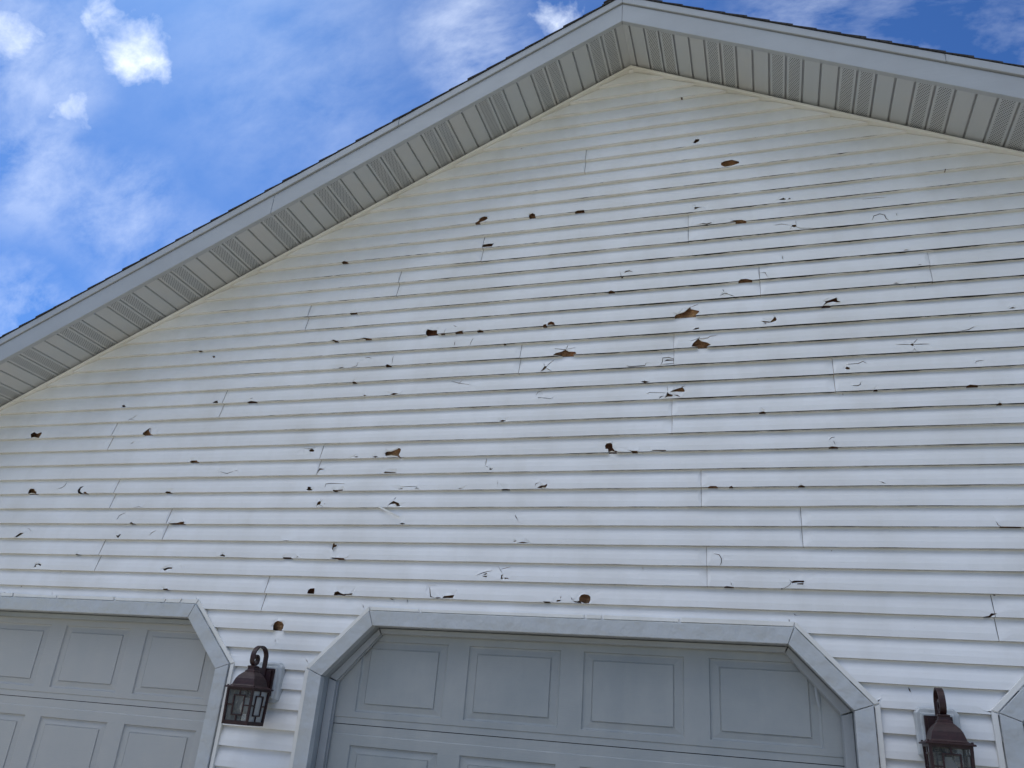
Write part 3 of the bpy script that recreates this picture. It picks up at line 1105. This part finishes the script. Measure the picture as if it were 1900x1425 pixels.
# ------------------------------------------------------------------ garage doors and their surrounds
DY = 1.10             # the door skin stands this far behind the siding lips
SEC = 5.25
for di, c in enumerate(DOOR_C):
    # casing: five mitred lengths of wrapped board
    o_, i_ = octa(c, **OUT), octa(c, **INN)
    mb = MB()
    jm = MB()
    for s_ in range(5):
        a, b_, c2, d2 = o_[s_], o_[s_ + 1], i_[s_ + 1], i_[s_]
        f = 0.009
        a2 = (a[0] + (b_[0] - a[0]) * f / 3, a[1] + (b_[1] - a[1]) * f / 3)
        yy = -0.15 - rng.uniform(0.0, 0.02)
        mid = lambda p, q, t: (p[0] + (q[0] - p[0]) * t, p[1] + (q[1] - p[1]) * t)
        L = math.hypot(b_[0] - a[0], b_[1] - a[1])
        t = 0.012 / L
        quad = [mid(a, b_, t), mid(a, b_, 1 - t), mid(d2, c2, 1 - t), mid(d2, c2, t)]
        mb.prism([(x, yy, z) for x, z in quad], [(x, 0.30, z) for x, z in quad])
        # jamb return behind the board
        quad = [mid(a, b_, 0), mid(a, b_, 1), c2, d2]
        jm.prism([(x, 0.302, z) for x, z in quad], [(x, 1.02, z) for x, z in quad])
    ca = mb.build('door_casing', M_TRIM, house, bevel=0.003)
    jm.build('door_jamb', M_JAMB, ca)
    # J channel round the outside of the casing; the top run is cracked into lengths
    mb = MB()
    e = octa(c, half=14.19, top=10.96, ztop=-13.53, zch=-16.83)
    e0 = octa(c, half=13.965, top=10.87, ztop=-13.735, zch=-16.912)
    for s_ in range(5):
        a, b_, c2, d2 = e[s_], e[s_ + 1], e0[s_ + 1], e0[s_]
        cuts = [0.0, 1.0]
        if s_ == 2:
            cuts = [0.0] + sorted(rng.uniform(0.05, 0.95) for _ in range(6 if di == 0 else 4)) + [1.0]
        for t0, t1 in zip(cuts[:-1], cuts[1:]):
            dz = rng.uniform(-0.05, 0.03) if s_ == 2 and len(cuts) > 2 else 0.0
            dz2 = dz + (rng.uniform(-0.05, 0.05) if s_ == 2 else 0.0)
            g_ = 0.003
            q = [mid(a, b_, t0 + g_), mid(a, b_, t1 - g_), mid(d2, c2, t1 - g_), mid(d2, c2, t0 + g_)]
            q = [(q[0][0], q[0][1] + dz), (q[1][0], q[1][1] + dz2), q[2], q[3]]
            yy = -0.05 - rng.uniform(0, 0.03)
            mb.prism([(x, yy, z) for x, z in q], [(x, 0.28, z) for x, z in q])
    mb.build('trim_channel', M_CHAN, ca, bevel=0.002)
    # the door: stacked sections with raised panels
    gd = bpy.data.objects.new('garage_door', None)
    COL.objects.link(gd)
    gd.parent = house
    gd.location = V(c, DY, -GZ)
    loc0 = V(c, DY, -GZ)
    for r in range(4):
        zt_ = -14.21 - SEC * r
        zb_ = zt_ - SEC
        mb = MB()
        x0, x1 = c - 12.95, c + 12.95
        p0 = [c - 11.5 + 6.13 * i for i in range(4)]
        pw = 4.95
        pt, pb_ = zt_ - 0.99, zt_ - 0.99 - 3.62
        F = lambda xa, xb, za_, zb, ya=0.0, yb=0.0: mb.face([(xa, DY + yb, zb), (xb, DY + yb, zb), (xb, DY + ya, za_), (xa, DY + ya, za_)])
        # rails with stepped tongue lines
        F(x0, x1, zt_ - .018, zt_ - .018, 0.30, 0.035)
        F(x0, x1, zt_ - .018, zt_ - .46, 0.035, 0.035)
        F(x0, x1, zt_ - .46, zt_ - .50, 0.035, 0.0)
        F(x0, x1, zt_ - .50, pt)
        F(x0, x1, pb_, zb_ + .36)
        F(x0, x1, zb_ + .36, zb_ + .32, 0.0, 0.035)
        F(x0, x1, zb_ + .32, zb_ + .018, 0.035, 0.035)
        F(x0, x1, zb_ + .018, zb_ + .018, 0.035, 0.30)
        ed = [x0] + [q for p in p0 for q in (p, p + pw)] + [x1]
        for i in range(0, len(ed), 2):
            F(ed[i], ed[i + 1], pt, pb_)
        for p in p0:
            rings = [(0.0, 0.0), (0.05, 0.085), (0.14, 0.10), (0.46, 0.055), (0.475, 0.075), (0.50, 0.075), (0.525, 0.012), (0.60, 0.014)]
            rc = [(p + i_, p + pw - i_, pt - i_ * .82, pb_ + i_ * .82, DY + y) for i_, y in rings]
            for (a0, a1, a2, a3, ay), (b0, b1, b2, b3, by) in zip(rc[:-1], rc[1:]):
                o4 = [(a0, ay, a2), (a1, ay, a2), (a1, ay, a3), (a0, ay, a3)]
                i4 = [(b0, by, b2), (b1, by, b2), (b1, by, b3), (b0, by, b3)]
                for q in range(4):
                    w_ = (q + 1) % 4
                    mb.face([o4[q], o4[w_], i4[w_], i4[q]])
            b0, b1, b2, b3, by = rc[-1]
            mb.face([(b0, by, b2), (b1, by, b2), (b1, by, b3), (b0, by, b3)])
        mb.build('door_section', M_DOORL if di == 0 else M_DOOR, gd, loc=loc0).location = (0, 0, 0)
    mb = MB()
    mb.box(c - 12.95, c + 12.95, DY + 0.31, DY + 0.5, -GZ, -14.2)
    mb.build('door_core', M_GAP, gd, loc=loc0).location = (0, 0, 0)
    # stop moulding with its rubber lip, standing off the jamb
    mb = MB()
    so = octa(c, half=13.10, top=10.53, ztop=-14.57, zch=-17.23)
    si = octa(c, half=12.66, top=10.40, ztop=-14.83, zch=-17.38)
    for s_ in range(5):
        a, b_, c2, d2 = so[s_], so[s_ + 1], si[s_ + 1], si[s_]
        L = math.hypot(b_[0] - a[0], b_[1] - a[1])
        t = 0.03 / L
        q = [mid(a, b_, t), mid(a, b_, 1 - t), mid(d2, c2, 1 - t), mid(d2, c2, t)]
        q = [(q[0][0], q[0][1]), q[1], q[2], q[3]]
        mb.prism([(x, 0.72, z) for x, z in q], [(x, 0.90, z) for x, z in q])
        q2 = [mid(d2, a, 0.35), mid(c2, b_, 0.35), mid(c2, b_, -0.10), mid(d2, a, -0.10)]
        mb.prism([(x, 0.905, z) for x, z in q2], [(x, 1.06, z) for x, z in q2])
    mb.build('weatherstrip', M_JAMB, ca, bevel=0.002)

# torn slivers of vinyl hanging from their courses
def shard(pts, th, name='siding_shard'):
    mb = MB()
    mb.prism(pts, [(x, y + th, z) for x, y, z in pts])
    return mb.build(name, M_CHAN, house)


shard([(-14.42, -0.03, -7.99), (-14.34, -0.03, -7.93), (-12.95, -0.14, -8.56), (-13.02, -0.12, -8.63)], 0.03)
# a bent length of rubber seal sprung loose at the right-hand corner of the middle door
mb = MB()
sp_ = [(8.42, -15.78), (8.49, -16.0), (8.53, -16.3), (8.54, -16.6), (8.57, -16.85), (8.62, -17.08)]
for (xa, za_), (xb, zb) in zip(sp_[:-1], sp_[1:]):
    f_ = [(xa - .04, 0.93, za_), (xa + .05, 0.88, za_), (xb + .05, 0.88, zb), (xb - .04, 0.93, zb)]
    mb.prism(f_, [(x, y + 0.03, z) for x, y, z in f_])
mb.build('loose_seal', M_JAMB, house)


# ------------------------------------------------------------------ wall lanterns
def lantern(x, z, label, dx=0.0):
    """z = lower edge of the roof brim; built around the wall point (x, 0, z)"""
    root = empty('wall_lantern', V(x, 0, z - 2.2), label, 'wall lantern', 'wall lanterns between the garage doors')
    org = V(x, 0, z - 2.2)

    def fin(mb, name, m, parent=root, bevel=0.0015):
        mb.v = [(a + x, b, c + z) for a, b, c in mb.v]
        ob = mb.build(name, m, None, loc=org, bevel=bevel)
        ob.location = (0, 0, 0)
        ob.parent = parent
        return ob

    # siding block with clipped corners and a raised field
    mb = MB()

    def clip(w, t, b_, k):
        return [(-w + k, b_), (w - k, b_), (w, b_ + k), (w, t - k), (w - k, t), (-w + k, t), (-w, t - k), (-w, b_ + k)]
    o8, m8, i8 = clip(.86, 1.42, -.62, .19), clip(.80, 1.36, -.56, .18), clip(.65, 1.21, -.41, .02)
    q8 = clip(.62, 1.18, -.38, .02)
    lv = [(o8, .14), (o8, -.20), (m8, -.27), (i8, -.28), (q8, -.34)]
    for (p, ya), (q, yb) in zip(lv[:-1], lv[1:]):
        for i in range(8):
            j = (i + 1) % 8
            mb.face([(p[i][0], ya, p[i][1]), (p[j][0], ya, p[j][1]), (q[j][0], yb, q[j][1]), (q[i][0], yb, q[i][1])])
    mb.face([(a, -.34, b_) for a, b_ in q8])
    fin(mb, 'mounting_block', M_TRIM)
    # back plate
    mb = MB()
    mb.box(-.54, .54, -.50, -.34, -.28, 1.10)
    mb.box(-.44, .44, -.60, -.50, -.18, 1.00)
    mb.box(-.17, .17, -.95, -.60, -.05, .30)
    fin(mb, 'back_plate', M_BRONZE)
    yc = -1.62
    # bell roof with flat brim
    mb = MB()
    prof = [(.90, -.03), (.90, .03), (.70, .10), (.645, .16), (.61, .30), (.56, .46), (.48, .60), (.37, .72), (.285, .80), (.285, .86), (.215, .90), (.20, 1.02), (.225, 1.05), (.225, 1.10), (.12, 1.13)]
    prev = None
    for r, h in prof:
        ring = [(-r, yc - r, h), (r, yc - r, h), (r, yc + r, h), (-r, yc + r, h)]
        if prev:
            for i in range(4):
                j = (i + 1) % 4
                mb.face([prev[i], prev[j], ring[j], ring[i]])
        prev = ring
    mb.face(prev)
    r = .9
    mb.face([(-r, yc + r, -.03), (r, yc + r, -.03), (r, yc - r, -.03), (-r, yc - r, -.03)])
    rf = fin(mb, 'lantern_roof', M_BRONZE)
    for sx in (-1, 1):
        for sy in (-1, 1):
            mb = MB()
            cx, cyy = sx * .78, yc + sy * .78
            ring = [(cx + .05 * math.cos(t * math.pi / 3), cyy + .05 * math.sin(t * math.pi / 3)) for t in range(6)]
            mb.prism([(a, b_, .025) for a, b_ in ring], [(a, b_, .12) for a, b_ in ring])
            fin(mb, 'screw', M_BRONZE, rf)
    # cage: four tapering corner posts, rails and the rectangular fretwork
    mb = MB()
    T, B, ht, hb = -.04, -1.76, .74, .69

    def hw(h):
        return hb + (ht - hb) * (h - B) / (T - B)

    def bar(face, u0, h0, u1, h1, w, th=.05):
        """bar on one of the four faces: u along the face as a share of its half-width"""
        p = []
        for u, h in ((u0, h0), (u1, h1)):
            p.append((u * hw(h), h))
        du, dh = p[1][0] - p[0][0], p[1][1] - p[0][1]
        l = math.hypot(du, dh)
        nx, nz = -dh / l * w / 2, du / l * w / 2
        quad = [(p[0][0] + nx, p[0][1] + nz), (p[1][0] + nx, p[1][1] + nz), (p[1][0] - nx, p[1][1] - nz), (p[0][0] - nx, p[0][1] - nz)]

        def place(u, h, off):
            a = hw(h) + off
            return [(u, yc - a, h), (a, yc + u, h), (-u, yc + a, h), (-a, yc - u, h)][face]
        mb.prism([place(u, h, th / 2) for u, h in quad], [place(u, h, -th / 2) for u, h in quad])
    for f in range(4):
        bar(f, -1, T, -1, B, .11, .11)
        e = .003 * f
        bar(f, -.93, B + .09, .93, B + .09, .18, .085 + e)
        bar(f, -.93, T - .04, .93, T - .04, .10, .085 + e)
        zt_, zb_ = T - .33, B + .46
        for u in (-.43, .43):
            bar(f, u, zt_ - .03, u, zb_ + .03, .065)
        bar(f, -.475, zt_, .475, zt_, .065, .056)
        bar(f, -.475, zb_, .475, zb_, .065, .056)
        bar(f, 0, T - .09, 0, zt_ - .03, .065, .045)
        bar(f, 0, zb_ - .03, 0, B + .18, .065, .045)
        mz = (zt_ + zb_) / 2
        bar(f, -.95, mz, -.47, mz, .065, .045)
        bar(f, .47, mz, .95, mz, .065, .045)
    cage = fin(mb, 'lantern_cage', M_BRONZE, bevel=0.0)
    mb = MB()
    b_ = hb - .02
    mb.box(-b_, b_, yc - b_, yc + b_, B - .01, B + .03)
    fin(mb, 'floor_plate', M_BRONZE, cage)
    for f in range(4):
        mb = MB()
        q = []
        for u, h in ((-.9, T - .05), (.9, T - .05), (.9, B + .05), (-.9, B + .05)):
            a = hw(h) - .045
            uu_ = u * hw(h)
            q.append([(uu_, yc - a, h), (a, yc + uu_, h), (-uu_, yc + a, h), (-a, yc - uu_, h)][f])
        mb.face(q)
        fin(mb, 'glass_pane', M_GLASS, cage, bevel=0.0)
    # lamp holder and bulb hanging from the roof
    mb = MB()

    def lathe(prof, seg=14):
        pv = None
        for r, h in prof:
            ring = [(r * math.cos(2 * math.pi * i / seg), yc + r * math.sin(2 * math.pi * i / seg), h) for i in range(seg)]
            if pv:
                for i in range(seg):
                    j = (i + 1) % seg
                    mb.face([pv[i], pv[j], ring[j], ring[i]])
            pv = ring
        mb.face(pv)
    lathe([(.16, -.04), (.16, -.42), (.13, -.46), (.02, -.46)])
    fin(mb, 'lamp_holder', M_BRONZE, bevel=0.0)
    mb = MB()
    lathe([(.12, -.47), (.14, -.56), (.24, -.72), (.30, -.88), (.30, -1.0), (.24, -1.14), (.12, -1.22), (.02, -1.24)])
    ob = fin(mb, 'light_bulb', M_BULB, bevel=0.0)
    for p in ob.data.polygons:
        p.use_smooth = True
    # scrolled strap: up from the back plate, over, down to the roof and curling inwards
    path = [(-.62, .20), (-.62, .55), (-.62, 1.10), (-.63, 1.45)]
    ccy, ccz, rr = -1.24, 1.56, .62
    for i in range(1, 15):
        a = math.pi * i / 14
        path.append((ccy + rr * math.cos(a), ccz + rr * 0.92 * math.sin(a)))
    # down the front to the roof, then the curl turns back up inside
    for i in range(1, 8):
        a = math.pi + (math.pi * 0.5) * i / 7
        path.append((-1.60 + .26 * math.cos(a), 1.44 + .27 * math.sin(a)))
    for i in range(1, 17):
        a = math.pi * 1.5 + (math.pi * 1.45) * i / 16
        r_ = .255 - .055 * i / 16
        path.append((-1.60 + r_ * math.cos(a), 1.43 + r_ * math.sin(a)))
    mb = MB()
    hw_, th = .125, .04
    ring_prev = None
    n = len(path)
    for i in range(n):
        p, q = path[max(0, i - 1)], path[min(n - 1, i + 1)]
        dy, dz = q[0] - p[0], q[1] - p[1]
        l = math.hypot(dy, dz)
        ny, nz = -dz / l * th, dy / l * th
        y, h = path[i]
        w_ = hw_ * (1.0 if i < n - 12 else 1.0)
        ring = [(-w_, y + ny, h + nz), (w_, y + ny, h + nz), (w_, y - ny, h - nz), (-w_, y - ny, h - nz)]
        if ring_prev:
            for a in range(4):
                b_ = (a + 1) % 4
                mb.face([ring_prev[a], ring_prev[b_], ring[b_], ring[a]])
        else:
            mb.face(ring)
        ring_prev = ring
    mb.face(ring_prev)
    fin(mb, 'scroll_strap', M_BRONZE, bevel=0.0)
    return root


lantern(-19.45, -18.14, 'rust-brown lantern on the siding between left and middle garage doors, whole in view')
lantern(13.25, -18.32, 'rust-brown lantern between middle and right garage doors, cut off by the frame')
